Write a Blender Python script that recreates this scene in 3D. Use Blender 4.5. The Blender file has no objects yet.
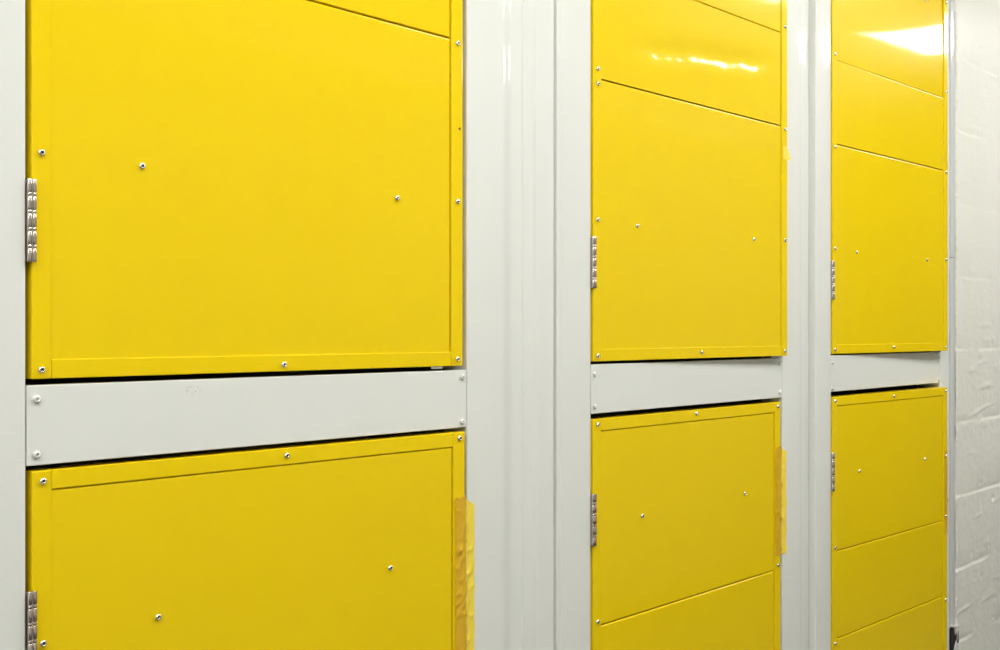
import bpy, bmesh, math, random
from mathutils import noise, Vector, Matrix

random.seed(4)
SC = bpy.context.scene
COL = SC.collection
EYE = 1.5                      # eye height of the photographer
CAM_D = 1.2897                 # distance from the lens to the door front
CEIL = 3.0
CORR = 2.4                    # corridor width

# ------------------------------------------------------------------ materials
def new_mat(name):
    m = bpy.data.materials.new(name); m.use_nodes = True
    nt = m.node_tree
    return m, nt, nt.nodes['Principled BSDF']

def paint(name, color, rough, bumps=(), coat=0.0, coat_rough=0.05, var=0.0, ior=1.5, metallic=0.0, coat_ior=1.5, spec=None):
    """painted or bare surface; bumps = [(noise scale, strength, distance), ...] in object space"""
    m, nt, b = new_mat(name)
    b.inputs['Base Color'].default_value = (*color, 1)
    b.inputs['Roughness'].default_value = rough
    b.inputs['Metallic'].default_value = metallic
    b.inputs['IOR'].default_value = ior
    b.inputs['Specular IOR Level'].default_value = spec if spec is not None else (0.5 if coat == 0 else 0.2)
    b.inputs['Coat IOR'].default_value = coat_ior
    b.inputs['Coat Weight'].default_value = coat
    b.inputs['Coat Roughness'].default_value = coat_rough
    tc = nt.nodes.new('ShaderNodeTexCoord')
    prev = None
    for sc, st, di in bumps:
        n = nt.nodes.new('ShaderNodeTexNoise'); n.inputs['Scale'].default_value = sc
        n.inputs['Detail'].default_value = 2
        nt.links.new(tc.outputs['Object'], n.inputs['Vector'])
        bp = nt.nodes.new('ShaderNodeBump')
        bp.inputs['Strength'].default_value = st; bp.inputs['Distance'].default_value = di
        nt.links.new(n.outputs['Fac'], bp.inputs['Height'])
        if prev: nt.links.new(prev.outputs['Normal'], bp.inputs['Normal'])
        prev = bp
    if prev:
        nt.links.new(prev.outputs['Normal'], b.inputs['Normal'])
        nt.links.new(prev.outputs['Normal'], b.inputs['Coat Normal'])
    if var:
        n = nt.nodes.new('ShaderNodeTexNoise'); n.inputs['Scale'].default_value = 3.0
        n.inputs['Detail'].default_value = 4
        nt.links.new(tc.outputs['Object'], n.inputs['Vector'])
        mx = nt.nodes.new('ShaderNodeMix'); mx.data_type = 'RGBA'
        mx.inputs[6].default_value = (*[c*(1-var) for c in color], 1)
        mx.inputs[7].default_value = (*color, 1)
        nt.links.new(n.outputs['Fac'], mx.inputs[0])
        nt.links.new(mx.outputs[2], b.inputs['Base Color'])
    return m

YEL = (0.85, 0.598, 0.002)
M_yellow = paint('yellow_powder_coat', YEL, 0.30, [(2.2, 0.25, 0.0035), (420, 0.02, 0.0004)], coat=0.9, coat_rough=0.06, coat_ior=1.36, spec=0.04, var=0.03)
M_yellow_trim = paint('yellow_stile_paint', YEL, 0.30, [(420, 0.02, 0.0004)], coat=0.8, coat_rough=0.08, coat_ior=1.36, spec=0.04)
WHITE = (0.737, 0.742, 0.712)
M_white = paint('white_powder_coat', WHITE, 0.4, [(3.0, 0.15, 0.002), (300, 0.015, 0.0004)], coat=0.55, coat_rough=0.05, coat_ior=1.42, spec=0.03)
M_grey_trim = paint('pale_grey_angle_paint', (0.62, 0.63, 0.64), 0.4, [(3.0, 0.1, 0.002)], coat=0.9, coat_rough=0.05, coat_ior=1.42, spec=0.03)
M_steel = paint('bright_zinc_steel', (0.86, 0.84, 0.82), 0.22, metallic=1.0)
M_hinge = paint('stainless_hinge_steel', (0.66, 0.58, 0.53), 0.2, [(160, 0.05, 0.001)], metallic=1.0)
M_boltpaint = paint('white_bolt_paint', (0.76, 0.76, 0.72), 0.25, coat=0.6)
M_dark = paint('black_foam_and_shade', (0.012, 0.012, 0.016), 0.7, [(120, 0.4, 0.003)])  # torn foam; also paints the shade in screw sockets and under rims
M_block = paint('thick_cream_masonry_paint', (0.745, 0.730, 0.670), 0.55, [(60, 0.25, 0.004), (220, 0.15, 0.0015)], coat=0.12, coat_rough=0.2, spec=0.12, var=0.05)
M_wall = paint('white_wall_paint', (0.76, 0.75, 0.70), 0.35, [(30, 0.1, 0.003)], coat=0.3, coat_rough=0.2)
M_opp = paint('facing_wall_paint', (0.42, 0.425, 0.42), 0.6, [(30, 0.1, 0.003)])
M_far = paint('unlit_corridor_end_dark', (0.07, 0.068, 0.06), 0.6)  # unlit far corridor put into the wall colour, keeps door reflections dark
M_ceil = paint('white_ceiling_paint', (0.80, 0.80, 0.77), 0.8)
M_floor = paint('grey_concrete_floor', (0.09, 0.09, 0.088), 0.5, [(12, 0.2, 0.004)], var=0.25)
M_inner = paint('unlit_locker_lining', (0.16, 0.15, 0.14), 0.7)

# first cross panel: the same white paint with a faint grey scuff below its top edge
def scuffed_white():
    m = M_white.copy(); m.name = 'white_powder_coat_scuffed'
    nt = m.node_tree; b = nt.nodes['Principled BSDF']
    tc = nt.nodes.new('ShaderNodeTexCoord')
    mp = nt.nodes.new('ShaderNodeMapping'); mp.vector_type = 'POINT'
    mp.inputs['Location'].default_value = (-0.222*45, 0, -0.0805*90)
    mp.inputs['Scale'].default_value = (45, 0, 90)
    nt.links.new(tc.outputs['Object'], mp.inputs['Vector'])
    ln = nt.nodes.new('ShaderNodeVectorMath'); ln.operation = 'LENGTH'
    nt.links.new(mp.outputs['Vector'], ln.inputs[0])
    ra = nt.nodes.new('ShaderNodeMapRange'); ra.inputs[1].default_value = 0.25; ra.inputs[2].default_value = 0.75
    ra.inputs[3].default_value = 1; ra.inputs[4].default_value = 0
    nt.links.new(ln.outputs['Value'], ra.inputs[0])
    ns = nt.nodes.new('ShaderNodeTexNoise'); ns.inputs['Scale'].default_value = 190; ns.inputs['Detail'].default_value = 3
    nt.links.new(tc.outputs['Object'], ns.inputs['Vector'])
    r2 = nt.nodes.new('ShaderNodeMapRange'); r2.inputs[1].default_value = 0.5; r2.inputs[2].default_value = 0.68
    nt.links.new(ns.outputs['Fac'], r2.inputs[0])
    mu = nt.nodes.new('ShaderNodeMath'); mu.operation = 'MULTIPLY'
    nt.links.new(ra.outputs[0], mu.inputs[0]); nt.links.new(r2.outputs[0], mu.inputs[1])
    mx = nt.nodes.new('ShaderNodeMix'); mx.data_type = 'RGBA'
    mx.inputs[6].default_value = (*WHITE, 1); mx.inputs[7].default_value = (0.40, 0.39, 0.37, 1)
    nt.links.new(mu.outputs[0], mx.inputs[0]); nt.links.new(mx.outputs[2], b.inputs['Base Color'])
    return m
M_white_scuff = scuffed_white()

def tape_mat(name, tint, body, film):
    m, nt, b = new_mat(name)
    b.inputs['Base Color'].default_value = (*body, 1); b.inputs['Roughness'].default_value = 0.3
    b.inputs['Specular IOR Level'].default_value = 0.25
    tc = nt.nodes.new('ShaderNodeTexCoord'); n = nt.nodes.new('ShaderNodeTexNoise')
    n.inputs['Scale'].default_value = 110; n.inputs['Detail'].default_value = 3; n.inputs['Distortion'].default_value = 1.5
    bp = nt.nodes.new('ShaderNodeBump'); bp.inputs['Strength'].default_value = 0.5; bp.inputs['Distance'].default_value = 0.002
    nt.links.new(tc.outputs['Object'], n.inputs['Vector']); nt.links.new(n.outputs['Fac'], bp.inputs['Height'])
    nt.links.new(bp.outputs['Normal'], b.inputs['Normal'])
    tr = nt.nodes.new('ShaderNodeBsdfTransparent'); tr.inputs['Color'].default_value = (*tint, 1)
    mix = nt.nodes.new('ShaderNodeMixShader'); mix.inputs[0].default_value = film
    out = nt.nodes['Material Output']
    nt.links.new(tr.outputs[0], mix.inputs[1]); nt.links.new(b.outputs[0], mix.inputs[2])
    nt.links.new(mix.outputs[0], out.inputs['Surface'])
    return m
M_tape = tape_mat('yellow_adhesive_tape_film', (1.0, 0.85, 0.26), (1.0, 0.76, 0.09), 0.93)
M_tape_on_door = tape_mat('amber_adhesive_tape_film', (1.0, 0.80, 0.26), (0.82, 0.50, 0.035), 0.80)  # door yellow showing through the film is put into this colour

def glow_mat(name, color, strength):
    m, nt, b = new_mat(name)
    b.inputs['Base Color'].default_value = (0.9, 0.9, 0.9, 1)
    b.inputs['Emission Color'].default_value = (*color, 1)
    b.inputs['Emission Strength'].default_value = strength
    return m
M_lamp = glow_mat('lit_lamp_diffuser', (0.99, 1.0, 0.96), 17.8)

# ------------------------------------------------------------------ helpers
def empty(name, loc, rz=0.0):
    o = bpy.data.objects.new(name, None); COL.objects.link(o)
    o.location = loc; o.rotation_euler = (0, 0, rz); o.empty_display_size = 0.05
    return o

def tag(o, label=None, cat=None, group=None, kind=None):
    if label: o['label'] = label
    if cat: o['category'] = cat
    if group: o['group'] = group
    if kind: o['kind'] = kind
    return o

def link(name, me, mat, parent=None, loc=(0, 0, 0)):
    if mat and not me.materials: me.materials.append(mat)
    o = bpy.data.objects.new(name, me); COL.objects.link(o)
    o.parent = parent; o.location = loc
    return o

def bm_box(bm, x0, x1, y0, y1, z0, z1, bev=0.0, seg=2):
    t = bmesh.new()
    bmesh.ops.create_cube(t, size=1)
    bmesh.ops.scale(t, vec=(x1-x0, y1-y0, z1-z0), verts=t.verts)
    bmesh.ops.translate(t, vec=((x0+x1)/2, (y0+y1)/2, (z0+z1)/2), verts=t.verts)
    if bev: bmesh.ops.bevel(t, geom=list(t.edges), offset=bev, segments=seg, affect='EDGES', profile=0.6)
    me = bpy.data.meshes.new('tmp'); t.to_mesh(me); t.free()
    bm.from_mesh(me); bpy.data.meshes.remove(me)

def finish(bm, name, smooth=None):
    me = bpy.data.meshes.new(name); bm.to_mesh(me); bm.free()
    if smooth is not None:
        for p in me.polygons: p.use_smooth = True
        me.set_sharp_from_angle(angle=math.radians(smooth))
    return me

def box(name, mat, parent, x0, x1, y0, y1, z0, z1, bev=0.0, seg=2):
    bm = bmesh.new(); bm_box(bm, x0, x1, y0, y1, z0, z1, bev, seg)
    return link(name, finish(bm, name, 40 if not bev else None), mat, parent)

def bm_lathe(bm, prof, n, axis='Y', centre=(0, 0, 0)):
    """revolve (radius, height) pairs; axis Y points out of the wall (towards -Y), Z points up"""
    rings = []
    for r, h in prof:
        ring = []
        if r <= 1e-7:
            p = (0, -h, 0) if axis == 'Y' else (0, 0, h)
            ring = [bm.verts.new(Vector(p)+Vector(centre))]
        else:
            for k in range(n):
                a = 2*math.pi*k/n
                p = (r*math.cos(a), -h, r*math.sin(a)) if axis == 'Y' else (r*math.cos(a), r*math.sin(a), h)
                ring.append(bm.verts.new(Vector(p)+Vector(centre)))
        rings.append(ring)
    for A, B in zip(rings, rings[1:]):
        for k in range(n):
            a = [A[k % len(A)], A[(k+1) % len(A)]]; b = [B[k % len(B)], B[(k+1) % len(B)]]
            vs = []
            for v in (a[0], a[1], b[1], b[0]):
                if v not in vs: vs.append(v)
            if len(vs) > 2: bm.faces.new(vs)
    bmesh.ops.recalc_face_normals(bm, faces=bm.faces)

def extrude_profile(name, pts, z0, z1, closed_back=True):
    """folded sheet: pts = [(x, y), ...] swept from z0 to z1 and closed along its back"""
    bm = bmesh.new()
    lo = [bm.verts.new((x, y, z0)) for x, y in pts]; hi = [bm.verts.new((x, y, z1)) for x, y in pts]
    n = len(pts)
    for i in range(n):
        j = (i+1) % n
        bm.faces.new((lo[i], lo[j], hi[j], hi[i]))
    bm.faces.new(lo[::-1]); bm.faces.new(hi)
    bmesh.ops.recalc_face_normals(bm, faces=bm.faces)
    return finish(bm, name, 38)

def rounded(pts, radii):
    """polyline with some corners rounded"""
    out = []
    for i, (p, r) in enumerate(zip(pts, radii)):
        if r <= 0 or i in (0, len(pts)-1): out.append(p); continue
        a = Vector(pts[i-1]); b = Vector(p); c = Vector(pts[i+1])
        d1 = (a-b).normalized(); d2 = (c-b).normalized()
        r = min(r, (a-b).length*0.45, (c-b).length*0.45)
        for k in range(5):
            t = k/4
            q = (b+d1*r)*(1-t)**2 + b*2*t*(1-t) + (b+d2*r)*t**2
            out.append((q.x, q.y))
    return out

# ------------------------------------------------------------------ shared small meshes
def make_screw_mesh(name, R, H, socket, mat):
    bm = bmesh.new()
    s = socket
    bm_lathe(bm, [(0, 0.0002), (s*0.9, 0.0002), (s, H*0.90), (s*1.3, H), (R*0.58, H*0.99), (R*0.74, H*0.90), (R*0.88, H*0.70),
                  (R*0.97, H*0.46), (R, H*0.26), (R*0.97, H*0.14), (R*0.84, -0.0002), (0, -0.0006)], 22)
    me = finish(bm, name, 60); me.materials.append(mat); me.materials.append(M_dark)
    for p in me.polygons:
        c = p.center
        if math.hypot(c.x, c.z) < s*0.99: p.material_index = 1          # the hex socket, its recess shade painted dark
        elif -c.y < H*0.13: p.material_index = 1                        # contact shade under the rim, painted dark
    return me
ME_screw = make_screw_mesh('screw', 0.0045, 0.0036, 0.00165, M_steel)
ME_bolt = make_screw_mesh('bolt', 0.0048, 0.0040, 0.0017, M_boltpaint)
for p in ME_bolt.polygons: p.material_index = 0

def make_knuckle():
    """one knuckle of the barrel with the rolled edge of its leaf beside it"""
    bm = bmesh.new(); h = 0.0155
    for R, cx in ((0.0027, -0.0026), (0.0024, 0.0033)):
        bm_lathe(bm, [(0, 0), (R*0.8, 0), (R, 0.0008), (R, h-0.0008), (R*0.8, h), (0, h)], 20, 'Z', (cx, 0, 0))
    me = finish(bm, 'knuckle', 35); me.materials.append(M_hinge); return me
ME_knuckle = make_knuckle()

def make_hinge_mesh():
    bm = bmesh.new()
    bm_box(bm, -0.0040, 0.0040, -0.0004, 0.002, 0.0, 0.0975)                            # the web between barrel and leaf
    for k in range(4):                                                                  # washers between the knuckles
        z0 = 0.0155*(k+1)+0.005*k+0.0008
        for R, cx in ((0.0026, -0.0026), (0.0023, 0.0033)):
            bm_lathe(bm, [(0, z0), (R*0.85, z0), (R, z0+0.0007), (R, z0+0.0027), (R*0.85, z0+0.0034), (0, z0+0.0034)], 20, 'Z', (cx, 0, 0))
    bm_box(bm, 0.0016, 0.0028, 0.001, 0.032, 0.001, 0.0965)                             # leaf on the door edge
    bm_box(bm, -0.0044, -0.0034, 0.001, 0.032, 0.001, 0.0965)                           # leaf on the post
    me = finish(bm, 'hinge', 35); me.materials.append(M_hinge); return me
ME_hinge = make_hinge_mesh()

# ------------------------------------------------------------------ doors
T = 0.040            # door thickness
SW = 0.0238          # stile width on the hinge side
FR = -0.0010         # front of stiles and rails (proud of the sheets)
PF = 0.0008          # front of the sheets

def add_screw(parent, x, h, y=FR, me=None, name='screw'):
    o = link(name, me or ME_screw, None, parent, (x, y, h))
    o.rotation_euler = (0, random.uniform(0, 6.28), 0)
    return o

def add_hinge(root, h):
    hg = link('hinge', ME_hinge, None, root, (-0.0012, -0.0040, h))
    tag(hg, 'stainless steel barrel hinge')
    for k in range(5):
        link('knuckle', ME_knuckle, None, hg, (0, 0, k*0.0205))
    return hg

def flat_sheet(x0, x1, z0, z1, tuck):
    """sheet whose upper edge is rolled back; tuck leaves the lower edge square, behind the rail"""
    bm = bmesh.new(); y1 = T-0.006; b = 0.0011; rl = 0.0030
    prof = [(y1, z0), (PF if tuck else PF+b, z0)]
    if not tuck: prof += [(PF+b*0.3, z0+b*0.3), (PF, z0+b)]
    prof += [(PF, z0+b+0.0004), (PF, z1-rl-0.0004)]
    for k in range(5):
        a = math.pi/2*k/4
        prof.append((PF+rl*0.8*(1-math.cos(a)), z1-rl+rl*math.sin(a)))
    prof.append((y1, z1))
    n = len(prof)
    A = [bm.verts.new((x0, y, z)) for y, z in prof]; B = [bm.verts.new((x1, y, z)) for y, z in prof]
    for i in range(n): bm.faces.new((A[i], A[(i+1) % n], B[(i+1) % n], B[i]))
    bm.faces.new(A[::-1]); bm.faces.new(B)
    bmesh.ops.recalc_face_normals(bm, faces=bm.faces)
    return finish(bm, 'panel', 40)

def rippled(x, z):
    """long shallow crease across the sheet, height z relative to eye level"""
    zs = 0.568+(x-0.178)*0.113+0.006*noise.noise(Vector((x*24, 1.5, 0)))
    a = max(0, min(1, (x-0.10)/0.10, (0.66-x)/0.06))*(0.975+0.14*noise.noise(Vector((x*34, 8.0, 0))))
    return -0.0029*a*math.exp(-((z-zs)/0.021)**2)

def dished_sheet(x0, x1, z0, z1, h0, fn=None):
    """thin sheet that has buckled a few millimetres between its rivets"""
    A = [3.00, -4.00, 0.10, 0.90, -3.90, -1.40, 0.75, -0.40, 0.60]
    def d(x, z):
        if fn: return fn(x, z+h0)
        p = (x-0.35)/0.32; q = min(1.0, (z+h0-0.87)/0.16)
        return 1e-3*(A[0]*p+A[1]*q+A[2]*p*p+A[3]*p*q+A[4]*q*q+A[5]*p**3+A[6]*p*p*q+A[7]*p*q*q+A[8]*q**3)
    nx, nz = (130, 130) if fn else (48, 32)
    bm = bmesh.new()
    xs = [x0+(x1-x0)*i/nx for i in range(nx+1)]; zs = [z0+(z1-z0)*j/nz for j in range(nz+1)]
    top = max(d(x, z) for x in xs for z in zs)
    g = [[bm.verts.new((x, PF+top-d(x, z), z)) for x in xs] for z in zs]
    for A_, B_ in zip(g, g[1:]):
        for i in range(nx): bm.faces.new((A_[i], A_[i+1], B_[i+1], B_[i]))
    rim = g[0] + [r[-1] for r in g[1:]] + g[-1][-2::-1] + [r[0] for r in g[-2:0:-1]]
    back = [bm.verts.new((v.co.x, T-0.006, v.co.z)) for v in rim]
    n = len(rim)
    for i in range(n): bm.faces.new((rim[i], back[i], back[(i+1) % n], rim[(i+1) % n]))
    bm.faces.new(back)
    bmesh.ops.recalc_face_normals(bm, faces=bm.faces)
    return finish(bm, 'panel', 40)

def door(u0, W, phi, h0, h1, upper, sheets, left, right, mids, pairs, label, latch=None, dished=False, ripple=False, sx=0.0125):
    """yellow sheet-steel door; all heights are given relative to eye level and the empty sits at the hinge foot"""
    root = empty('locker_door', (u0, 0, EYE+h0), -math.radians(phi))
    tag(root, label, 'door', 'yellow locker doors')
    z = lambda h: h-h0
    RS = W-0.0262
    box('stile', M_yellow_trim, root, 0, SW, FR, T, 0, h1-h0, 0.0016)
    box('stile', M_yellow_trim, root, RS, W, FR, T, 0, h1-h0, 0.0016)
    rb = 0.0232
    box('rail', M_yellow_trim, root, SW+0.0002, RS-0.0006, FR+0.0002, T, z(h0), z(h0)+rb, 0.0016, 3)
    box('rail', M_yellow_trim, root, SW+0.0002, RS-0.0006, FR+0.0002, T, z(h1)-rb, z(h1), 0.0012)
    lo = h0+rb+0.0004
    edges = [lo] + sorted(sheets) + [h1-rb-0.0004]
    for a, b in zip(edges, edges[1:]):
        ga = 0.0013 if a in sheets else 0.0
        gb = 0.0013 if b in sheets else 0.0
        x0, x1, z0, z1 = SW+0.0003, RS-0.0028, z(a)+ga, z(b)-gb
        if ripple and a == min(sheets): link('panel', dished_sheet(x0, x1, z0, z1, h0, rippled), M_yellow, root)
        elif dished and b == edges[-1]: link('panel', dished_sheet(x0, x1, z0, z1, h0), M_yellow, root)
        else: link('panel', flat_sheet(x0, x1, z0-(0.001 if a == lo else 0), z1, a == lo), M_yellow, root)
    for h in left: add_screw(root, sx, z(h))
    for h in right: add_screw(root, W-0.0128, z(h))
    for x, h in mids: add_screw(root, x, z(h), FR+0.0002)
    for x, h in pairs: add_screw(root, x, z(h), PF)
    if upper: add_hinge(root, z(0.0825))
    else: add_hinge(root, z(-0.4025))
    if latch:
        bm = bmesh.new(); bm_box(bm, latch, latch+0.026, 0.010, 0.030, -0.0045, 0.004, 0.0008)
        bm_box(bm, latch+0.006, latch+0.020, 0.012, 0.028, -0.0006, 0.012, 0)
        tag(link('latch', finish(bm, 'latch'), M_steel, root), 'small grey metal latch tongue under the door edge')
    return root

UB, UT = -0.0557, 1.26        # upper doors, bottom and top
LB, LT = -1.34, -0.1645       # lower doors
US = [0.4810, 0.7050]
LS = [-0.5580, -0.7815]
PU = [(0.1365, 0.2098), (0.5675, 0.2093)]
PL = [(0.1580, -0.3660), (0.5510, -0.3640)]
PTOP = [(0.1365, 0.9640), (0.5560, 0.9600)]
RU = [0.9787, 0.7140, 0.4745, 0.2145, -0.0442]
LU = [0.9787, 0.7057, 0.4700, 0.2128, -0.0448]
LL = [-0.1752, -0.5482, -0.7906]
RL = [-0.1748, -0.5471, -0.7950]

door(0.569, 0.7160, 0.10, UB, UT, True, US, LU, RU, [(0.3585, -0.0460), (0.3585, 1.248)], [(0.1415, 0.2113), (0.5725, 0.2088)]+PTOP,
     'large yellow upper door at far left, its hinge near the photo edge', latch=0.655, sx=0.0115)
door(1.634, 0.7125, 1.31, UB, UT, True, [0.4810, 0.6980], LU+[0.4984], RU, [(0.3575, -0.0425), (0.3575, 1.248)], PU+PTOP,
     'middle yellow upper door standing slightly ajar, two seams and a blurred glare near its top', latch=0.662, ripple=True)
door(2.6075, 0.6950, 1.93, UB, UT, True, [0.4790, 0.6945], LU, RU, [(0.3415, -0.0415), (0.3415, 1.248)],
     [(0.1316, 0.2093), (0.5542, 0.2079), (0.1316, 0.9610), (0.5475, 0.9573)],
     'right yellow upper door by the painted block wall, bright lamp glare on its top sheet', latch=0.645, dished=True)
door(0.5695, 0.7170, 0.35, LB, LT, False, LS, [-0.1770, -0.3695]+LL[1:], [-0.1745, -0.358]+RL[1:], [(0.3620, -0.1750), (0.36, -1.328)], [(0.1630, -0.3668), (0.5560, -0.3648)],
     'large yellow lower door at bottom left with long crumpled tape on its right edge')
door(1.634, 0.7100, -0.05, LB, LT, False, LS, LL, RL, [(0.3510, -0.1730), (0.35, -1.328)], PL,
     'middle yellow lower door, tape bridging its right edge to the white sheet')
door(2.6075, 0.6950, 1.80, LB, LT, False, LS, LL, [-0.1755, -0.3675]+RL[1:], [(0.3432, -0.1765), (0.343, -1.328)], [(0.1444, -0.3650), (0.5422, -0.3660)],
     'narrow-looking yellow lower door at right beside the block wall, two sloping seams, ajar')

# tiny empty rivet hole on the first door's right stile is a part of that door
d1 = [o for o in COL.objects if o.name == 'locker_door'][0]
bm = bmesh.new(); bm_lathe(bm, [(0, 0.0003), (0.0013, 0.0003), (0.0018, 0.0007), (0.0022, 0.0002), (0.0022, -0.0004)], 12)
tag(link('rivet_hole', finish(bm, 'rivet_hole', 40), M_dark, d1, (0.7085, FR, 0.3349-UB)), 'small dark empty rivet hole')

# ------------------------------------------------------------------ white steel posts, infill sheets and cross panels
BK = 0.055
def sheet(name, pts, radii, label, cat='post', mat=None, group=None, z0=0.0, z1=CEIL-0.005):
    x0 = min(p[0] for p in pts)
    loc = [(x-x0, y) for x, y in pts]
    me = extrude_profile(name, rounded(loc, radii), z0, z1)
    o = link(name, me, mat or M_white, None, (x0, 0, 0))
    return tag(o, label, cat, group)

# post at the left edge of the photograph
sheet('steel_post', [(0.4635, BK), (0.4635, 0.0), (0.5627, 0.0), (0.5627, BK)], [0, .003, .0028, 0],
      'white steel post at the left edge of the photo, left of the largest yellow doors')
# folded wide sheet between the first and second door
sheet('folded_sheet', [(1.2975, BK), (1.2975, 0.0), (1.3870, 0.0), (1.4130, 0.0085), (1.4420, 0.0085), (1.4438, 0.0066), (1.4460, 0.0085),
                       (1.4720, 0.0085), (1.4765, 0.0045), (1.5010, 0.0040), (1.5242, 0.0030), (1.5264, 0.0085), (1.5264, BK)],
      [0, .003, .006, .006, .0005, .0005, .0005, .002, .002, .002, .004, .002, 0],
      'wide white folded steel sheet with vertical ridges between left and middle doors', 'panel')
sheet('steel_post', [(1.5290, BK), (1.5290, 0.0), (1.5405, 0.0012), (1.5435, -0.0006), (1.5480, 0.0), (1.6278, 0.0), (1.6278, BK)],
      [0, .001, .001, .001, .002, .0028, 0],
      'white steel post along the hinge side of the middle yellow doors')
sheet('folded_sheet', [(2.3542, BK), (2.3542, 0.0), (2.4420, 0.0), (2.4560, 0.0080), (2.4860, 0.0080), (2.4930, 0.0150), (2.5130, 0.0150), (2.5130, BK)],
      [0, .003, .004, .004, .004, .003, .001, 0],
      'narrow white folded steel sheet with a stepped ridge between middle and right doors', 'panel')
sheet('steel_post', [(2.5150, BK), (2.5150, -0.0030), (2.6014, 0.0), (2.6014, BK)], [0, .004, .0028, 0],
      'white steel post along the hinge side of the right yellow doors')
sheet('steel_post', [(3.3050, BK), (3.3050, 0.0), (3.3795, 0.0), (3.3795, BK)], [0, .0028, .003, 0],
      'thin-looking white post between the right yellow doors and the grey edge strip')

def cross_panel(u0, u1, top, bot, mat, label, bolts):
    root = empty('cross_panel', (u0, 0, EYE+bot))
    tag(root, label, 'panel', 'white cross panels between upper and lower doors')
    W = u1-u0; H = top-bot
    bm = bmesh.new()
    bm_box(bm, 0.0012, W-0.0012, 0.0004, 0.030, 0, H, 0.0016, 3)
    link('face_plate', finish(bm, 'face_plate'), mat, root)
    for x, h in bolts:
        add_screw(root, x-u0, h-bot, 0.0004, ME_bolt, 'bolt')
    return root
cross_panel(0.5627, 1.2975, -0.0630, -0.1580, M_white_scuff, 'long white cross panel with a faint scuff between the two left doors',
            [(0.5752, -0.0793), (0.5752, -0.1449), (1.2860, -0.0745), (1.2855, -0.1481)])
cross_panel(1.6278, 2.3542, -0.0615, -0.1545, M_white, 'white cross panel between the two middle yellow doors',
            [(1.6386, -0.0793), (1.6386, -0.1407), (2.3405, -0.0750), (2.3420, -0.1413)])
cross_panel(2.6014, 3.3050, -0.0595, -0.1515, M_white, 'short-looking white cross panel between the two right doors, shadowed at its right end',
            [(2.6110, -0.0773), (2.6110, -0.1431), (3.2960, -0.0732), (3.2960, -0.1420)])

# grey edge strip against the block wall, torn near its foot
es = empty('edge_strip', (3.3868, 0, 0))
tag(es, 'thin pale grey edge strip beside the block wall, torn black near the bottom', 'strip')
me = extrude_profile('strip_face', rounded([(0, BK), (0, -0.001), (0.0365, -0.001), (0.0365, BK)], [0, .002, .004, 0]), 1.728, CEIL-0.005)
link('strip_face', me, M_grey_trim, es)
me = extrude_profile('strip_face', rounded([(0, BK), (0, -0.0005), (0.0365, -0.0005), (0.0365, BK)], [0, .002, .004, 0]), 0.0, 1.7265)
link('strip_face', me, M_grey_trim, es)
def tear_piece(name, outline, d0, d1, mat, lab):
    bm = bmesh.new()
    pts = [(u-3.3868, z) for u, z in outline]
    f = [bm.verts.new((x, d0, z)) for x, z in pts]; b = [bm.verts.new((x, d1, z)) for x, z in pts]
    n = len(pts)
    bm.faces.new(f); bm.faces.new(b[::-1])
    for i in range(n): bm.faces.new((f[i], b[i], b[(i+1) % n], f[(i+1) % n]))
    bmesh.ops.recalc_face_normals(bm, faces=bm.faces)
    bmesh.ops.triangulate(bm, faces=[q for q in bm.faces if len(q.verts) > 4])
    tag(link(name, finish(bm, name), mat, es), lab)
tear_piece('torn_backing', [(3.3861, 0.5959), (3.3909, 0.5998), (3.4037, 0.5949), (3.4085, 0.5780), (3.4197, 0.5635), (3.4277, 0.5803), (3.4325, 0.5843), (3.4405, 0.5784), (3.4429, 0.5415), (3.4341, 0.5421), (3.4253, 0.5574),
            (3.4149, 0.5491), (3.4053, 0.5389), (3.4005, 0.5215), (3.3973, 0.4916), (3.3845, 0.4944), (3.3829, 0.5313), (3.3821, 0.5574), (3.3845, 0.5767)], -0.004, 0.004, M_dark, 'black torn backing foam')
tear_piece('torn_flake', [(3.3829, 0.6038), (3.3949, 0.6045), (3.4149, 0.6000), (3.4405, 0.5981), (3.4421, 0.5879), (3.4261, 0.5929), (3.4101, 0.5918), (3.4005, 0.5986), (3.3861, 0.6014)], -0.006, 0.002, M_boltpaint, 'curled white paint flake')
tear_piece('torn_flake', [(3.4101, 0.5379), (3.4197, 0.5500), (3.4293, 0.5443), (3.4341, 0.5267), (3.4325, 0.5024), (3.4069, 0.4957), (3.4053, 0.5266)], -0.006, 0.002, M_boltpaint, 'curled white paint flake')

# ------------------------------------------------------------------ adhesive tapes
def tape(name, label, outline, ybase, seed, wr=0.0012, hem=None, seam=0.0):
    """crumpled strip: outline(t) gives (left u, right u) at height t; ybase(u) is the surface it is stuck to"""
    us0, us1, z0, z1 = hem
    nu = 16; nz = max(12, int((z1-z0)/0.0035))
    bm = bmesh.new(); rows = []
    for j in range(nz+1):
        z = z0+(z1-z0)*j/nz
        a, b = outline(z)
        row = []
        for i in range(nu+1):
            u = a+(b-a)*i/nu
            p = Vector((u*48-z*22+seed, z*40, seed))
            r = abs(noise.noise(p))                     # sharp creases
            fine = noise.noise(Vector((u*230, z*110+seed, 3.1)))
            y = ybase(u, z) - wr*max(0, (0.11-r))*14.0 - 0.0003*(fine+1)
            row.append(bm.verts.new((u-us0, y, z-z0)))
        rows.append(row)
    for A, B in zip(rows, rows[1:]):
        for i in range(nu): bm.faces.new((A[i], A[i+1], B[i+1], B[i]))
    bmesh.ops.recalc_face_normals(bm, faces=bm.faces)
    me = finish(bm, name, 70); me.materials.append(M_tape); me.materials.append(M_tape_on_door)
    for p in me.polygons:
        if p.center.x+us0 < seam: p.material_index = 1
    o = link(name, me, None, None, (us0, 0, z0))
    return tag(o, label, 'tape', 'yellow tape strips on the door edges')

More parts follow.
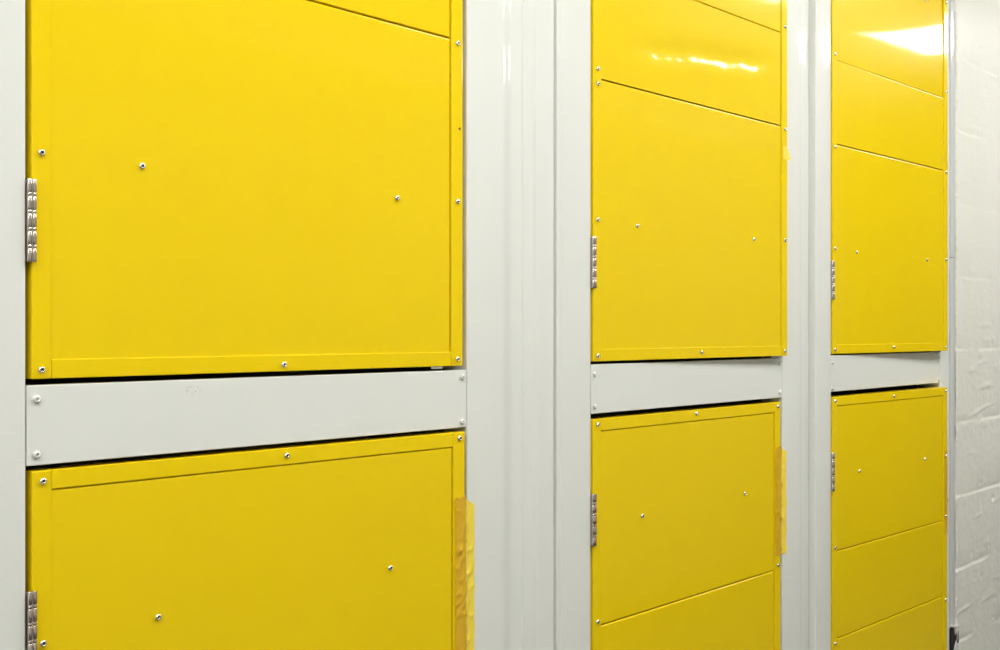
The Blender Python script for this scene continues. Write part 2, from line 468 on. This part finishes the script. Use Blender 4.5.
def lerp(a, b, t): return a+(b-a)*max(0, min(1, t))
def jag(z, s, amp): return amp*noise.noise(Vector((z*70, s, 0.5)))

# long tape on the lower left door: on the stile, over the gap and onto the folded sheet
def o1(z):
    top, bot = 1.229, 0.968
    l = 1.2640+jag(z, 1, .0009)
    r = 1.3137+jag(z, 2, .0014)
    if z > 1.2120: r = lerp(1.3137, 1.2890, (z-1.2120)/(top-1.2120)*1.3)
    if z < 0.987: l = lerp(1.2905, 1.264, (z-.968)/.012)
    return l, r
def y1(u, z):
    yd = FR-0.0050-0.0042*math.exp(-((u-1.2745)**2+(z-1.142)**2)/0.006**2); yp = -0.0006
    if u < 1.2872: return yd
    if u > 1.2990: return yp
    t = (u-1.2872)/(1.2990-1.2872)
    return lerp(yd, yp, t)+0.0012*math.sin(math.pi*t)
tape('adhesive_tape', 'long crumpled yellow tape over the right edge of the lower left door', o1, y1, 2.3, .0014, (1.264, 1.3137, 0.968, 1.229), 1.2925)

def o2(z):
    top, bot = 1.2308, 0.9760
    l = 2.3205+jag(z, 5, .0012); r = 2.3715+jag(z, 6, .0022)
    if z > 1.2160: r = lerp(2.3715, 2.3420, (z-1.2160)/(top-1.2160)*1.2)
    return l, r
def y2(u, z):
    yd = FR-0.0006; yp = -0.0006
    if u < 2.3420: return yd
    if u > 2.3560: return yp
    t = (u-2.3420)/0.014
    return lerp(yd, yp, t)+0.0012*math.sin(math.pi*t)
tape('adhesive_tape', 'crumpled yellow tape joining the middle lower door to the white sheet', o2, y2, 7.7, .0016, (2.3205, 2.3715, 0.976, 1.2308), 2.3485)

# torn scrap on the ajar upper middle door, sticking out past its edge
PH2 = math.radians(1.31); PH3 = math.radians(1.80)
def o3(z):
    t = (z-1.9040)/0.030
    return 2.3235+jag(z, 8, .001), lerp(2.3600, 2.3452, t)+jag(z, 9, .001)
def y3(u, z): return -(u-1.634)*math.tan(PH2)+FR-0.0007
tape('adhesive_tape', 'small torn scrap of yellow tape on the edge of the middle upper door', o3, y3, 4.1, .0008, (2.3235, 2.36, 1.904, 1.934))

def o4(z):
    return 3.2830+jag(z, 12, .001), 3.3013+jag(z, 13, .0008)
def y4(u, z): return -(u-2.6075)*math.tan(PH3)+FR-0.0007
tape('adhesive_tape', 'narrow orange-looking tape on the right edge of the lower right door', o4, y4, 9.4, .0010, (3.2830, 3.3013, 0.903, 1.148), 9)

# ------------------------------------------------------------------ block wall (really displaced masonry)
def block_wall():
    us = []; u = 3.4215
    while u < 3.95: us.append(u); u += 0.0042
    while u < 4.6: us.append(u); u += 0.012
    while u < 6.9: us.append(u); u += 0.06
    us.append(6.9)
    zs = []; z = 0.0
    while z < CEIL: zs.append(z); z += 0.0042 if 0.35 < z < 2.65 else 0.02
    zs.append(CEIL)
    course = 0.2256; z_ref = EYE+0.172
    N = lambda x, y, z: noise.noise(Vector((x, y, z)))
    verts = []; faces = []
    for u in us:
        for z in zs:
            wob = 0.0035*N(u*9, z*9, 1.0)+0.0015*N(u*40, z*40, 6.0)
            jn = round((z-z_ref)/course)                 # nearest bed joint
            d = z-(z_ref+jn*course)+wob                  # height above it
            k = math.floor((z-z_ref)/course)
            op = 0.45+1.1*N(u*6.5, jn*3.7, 4.0)          # thick paint has filled some stretches
            op = max(0.0, min(1.0, op))
            low = max(0.0, min(1.0, (1.75-z)/0.6))       # the lower courses are rougher
            op *= 0.35+0.65*low
            dep = 0.0050*op*(math.exp(-d/0.016) if d > 0 else math.exp(-(d/0.0032)**2))
            off = 0.225 if k % 2 else 0.0
            du = ((u-3.60-off) % 0.45); du = du if du < 0.225 else du-0.45
            dep += 0.0010*op*math.exp(-((du+wob)/0.006)**2)
            rough = 0.2+0.8*low
            y = dep - 0.0016*N(u*6, 0, z*6) - 0.0009*rough*N(u*19, 1, z*19) - 0.0006*rough*N(u*47, 2, z*47)
            # runs and trowel marks, all rising to the right
            g = N(u*8, 0.3, (z-0.06*u)*48)
            if g > 0.36: y -= 0.0055*rough*(g-0.36)
            # pock marks
            g = N(u*33, 7.0, z*33)
            if g > 0.52: y += 0.010*rough*(g-0.52)
            # ragged sealant bead against the edge strip
            e = u-3.4215
            if e < 0.030:
                y -= (0.0040+0.0035*N(0, z*55, 2.2)+0.002*N(0, z*140, 3.3))*math.exp(-((e-0.009)/0.006)**2)
            y -= 0.001
            verts.append((u, y, z))
    m = len(zs)
    for i in range(len(us)-1):
        for j in range(m-1):
            a = i*m+j
            faces.append((a, a+m, a+m+1, a+1))
    # give the wall its thickness
    b0 = len(verts)
    for u in (us[0], us[-1]):
        for z in (0.0, CEIL): verts.append((u, 0.12, z))
    faces.append((b0, b0+1, b0+3, b0+2))
    me = bpy.data.meshes.new('wall_right'); me.from_pydata(verts, [], faces); me.update()
    for p in me.polygons: p.use_smooth = True
    tag(link('wall_right', me, M_block), 'painted block wall at the right, cream paint over bumpy blocks', kind='structure')
block_wall()

# ------------------------------------------------------------------ the corridor around it
def struct(name, mat, x0, x1, y0, y1, z0, z1, lab=None):
    o = box(name, mat, None, x0, x1, y0, y1, z0, z1)
    return tag(o, lab, kind='structure')
X0, X1 = -3.6, 6.9
struct('floor', M_floor, X0, X1, -CORR, 0.62, -0.1, 0.0)
struct('ceiling', M_ceil, X0, X1, -CORR, 0.62, CEIL, CEIL+0.1)
struct('wall_opposite', M_opp, X0, X1, -CORR-0.1, -CORR, 0, CEIL)
struct('trim_7', M_ceil, X0, X1, -CORR, -CORR+0.03, 2.62, CEIL)  # unseen white band, added to brighten the reflection in the middle door
struct('wall_far', M_far, X1, X1+0.1, -CORR-0.1, 0.62, 0, CEIL)
struct('wall_near', M_wall, X0-0.1, X0, -CORR-0.1, 0.62, 0, CEIL)
struct('wall_left', M_wall, X0, 0.4615, 0.0, 0.10, 0, CEIL)
struct('wall_back', M_inner, X0, X1, 0.50, 0.62, 0, CEIL)
# header and kick plates above and below the doors
for i, (a, b) in enumerate(((0.5635, 1.2965), (1.6286, 2.3534), (2.6022, 3.3042))):
    struct('trim_%d' % (2*i+1), M_white, a, b, 0.0, 0.03, EYE+UT+0.006, CEIL-0.005)
    struct('trim_%d' % (2*i+2), M_white, a, b, 0.0, 0.03, 0.0, EYE+LB-0.006)

# ------------------------------------------------------------------ lamps in the ceiling
def lamp(u, label):
    root = empty('ceiling_light', (u, -1.04, CEIL))
    tag(root, label, 'light', 'ceiling panel lights')
    w, v = 0.378, 0.32
    bm = bmesh.new()
    for a in ((-w, w, -v, -v+.018), (-w, w, v-.018, v), (-w, -w+.018, -v+.018, v-.018), (w-.018, w, -v+.018, v-.018)):
        bm_box(bm, a[0], a[1], a[2], a[3], -0.012, 0.0)
    link('light_frame', finish(bm, 'light_frame'), M_boltpaint, root)
    box('diffuser', M_lamp, root, -w+.018, w-.018, -v+.018, v-.018, -0.010, -0.001)
LU_ = 5.5
for u, lab in ((LU_, 'ceiling panel light whose glare shows on the right upper door'),
               (LU_-1.45, 'ceiling panel light above the block wall, out of the photo'),
               (LU_-2.90, 'ceiling panel light above the right doors, out of the photo'),
               (LU_-4.35, 'ceiling panel light above the left doors, out of the photo'),
               (LU_-5.80, 'ceiling panel light above the photographer, out of the photo'),
               (LU_-7.25, 'ceiling panel light behind the photographer, out of the photo'),
               (LU_-8.70, 'ceiling panel light at the near end of the corridor, out of the photo')):
    lamp(u, lab)

# ------------------------------------------------------------------ world, camera, view
w = bpy.data.worlds.new('corridor_world'); SC.world = w; w.use_nodes = True
w.node_tree.nodes['Background'].inputs['Color'].default_value = (0.5, 0.5, 0.5, 1)
w.node_tree.nodes['Background'].inputs['Strength'].default_value = 0.2
cam = bpy.data.cameras.new('camera'); co = bpy.data.objects.new('camera', cam); COL.objects.link(co)
cam.sensor_width = 36; cam.sensor_fit = 'HORIZONTAL'; cam.lens = 39.6; cam.shift_y = 0.007
cam.clip_start = 0.02
co.location = (0, -CAM_D, EYE)
co.rotation_euler = (math.radians(90), 0, math.radians(-46.8823))
SC.camera = co
SC.view_settings.view_transform = 'Standard'; SC.view_settings.look = 'None'
SC.view_settings.gamma = 1; SC.view_settings.use_curve_mapping = False
SC.view_settings.exposure = 0.0
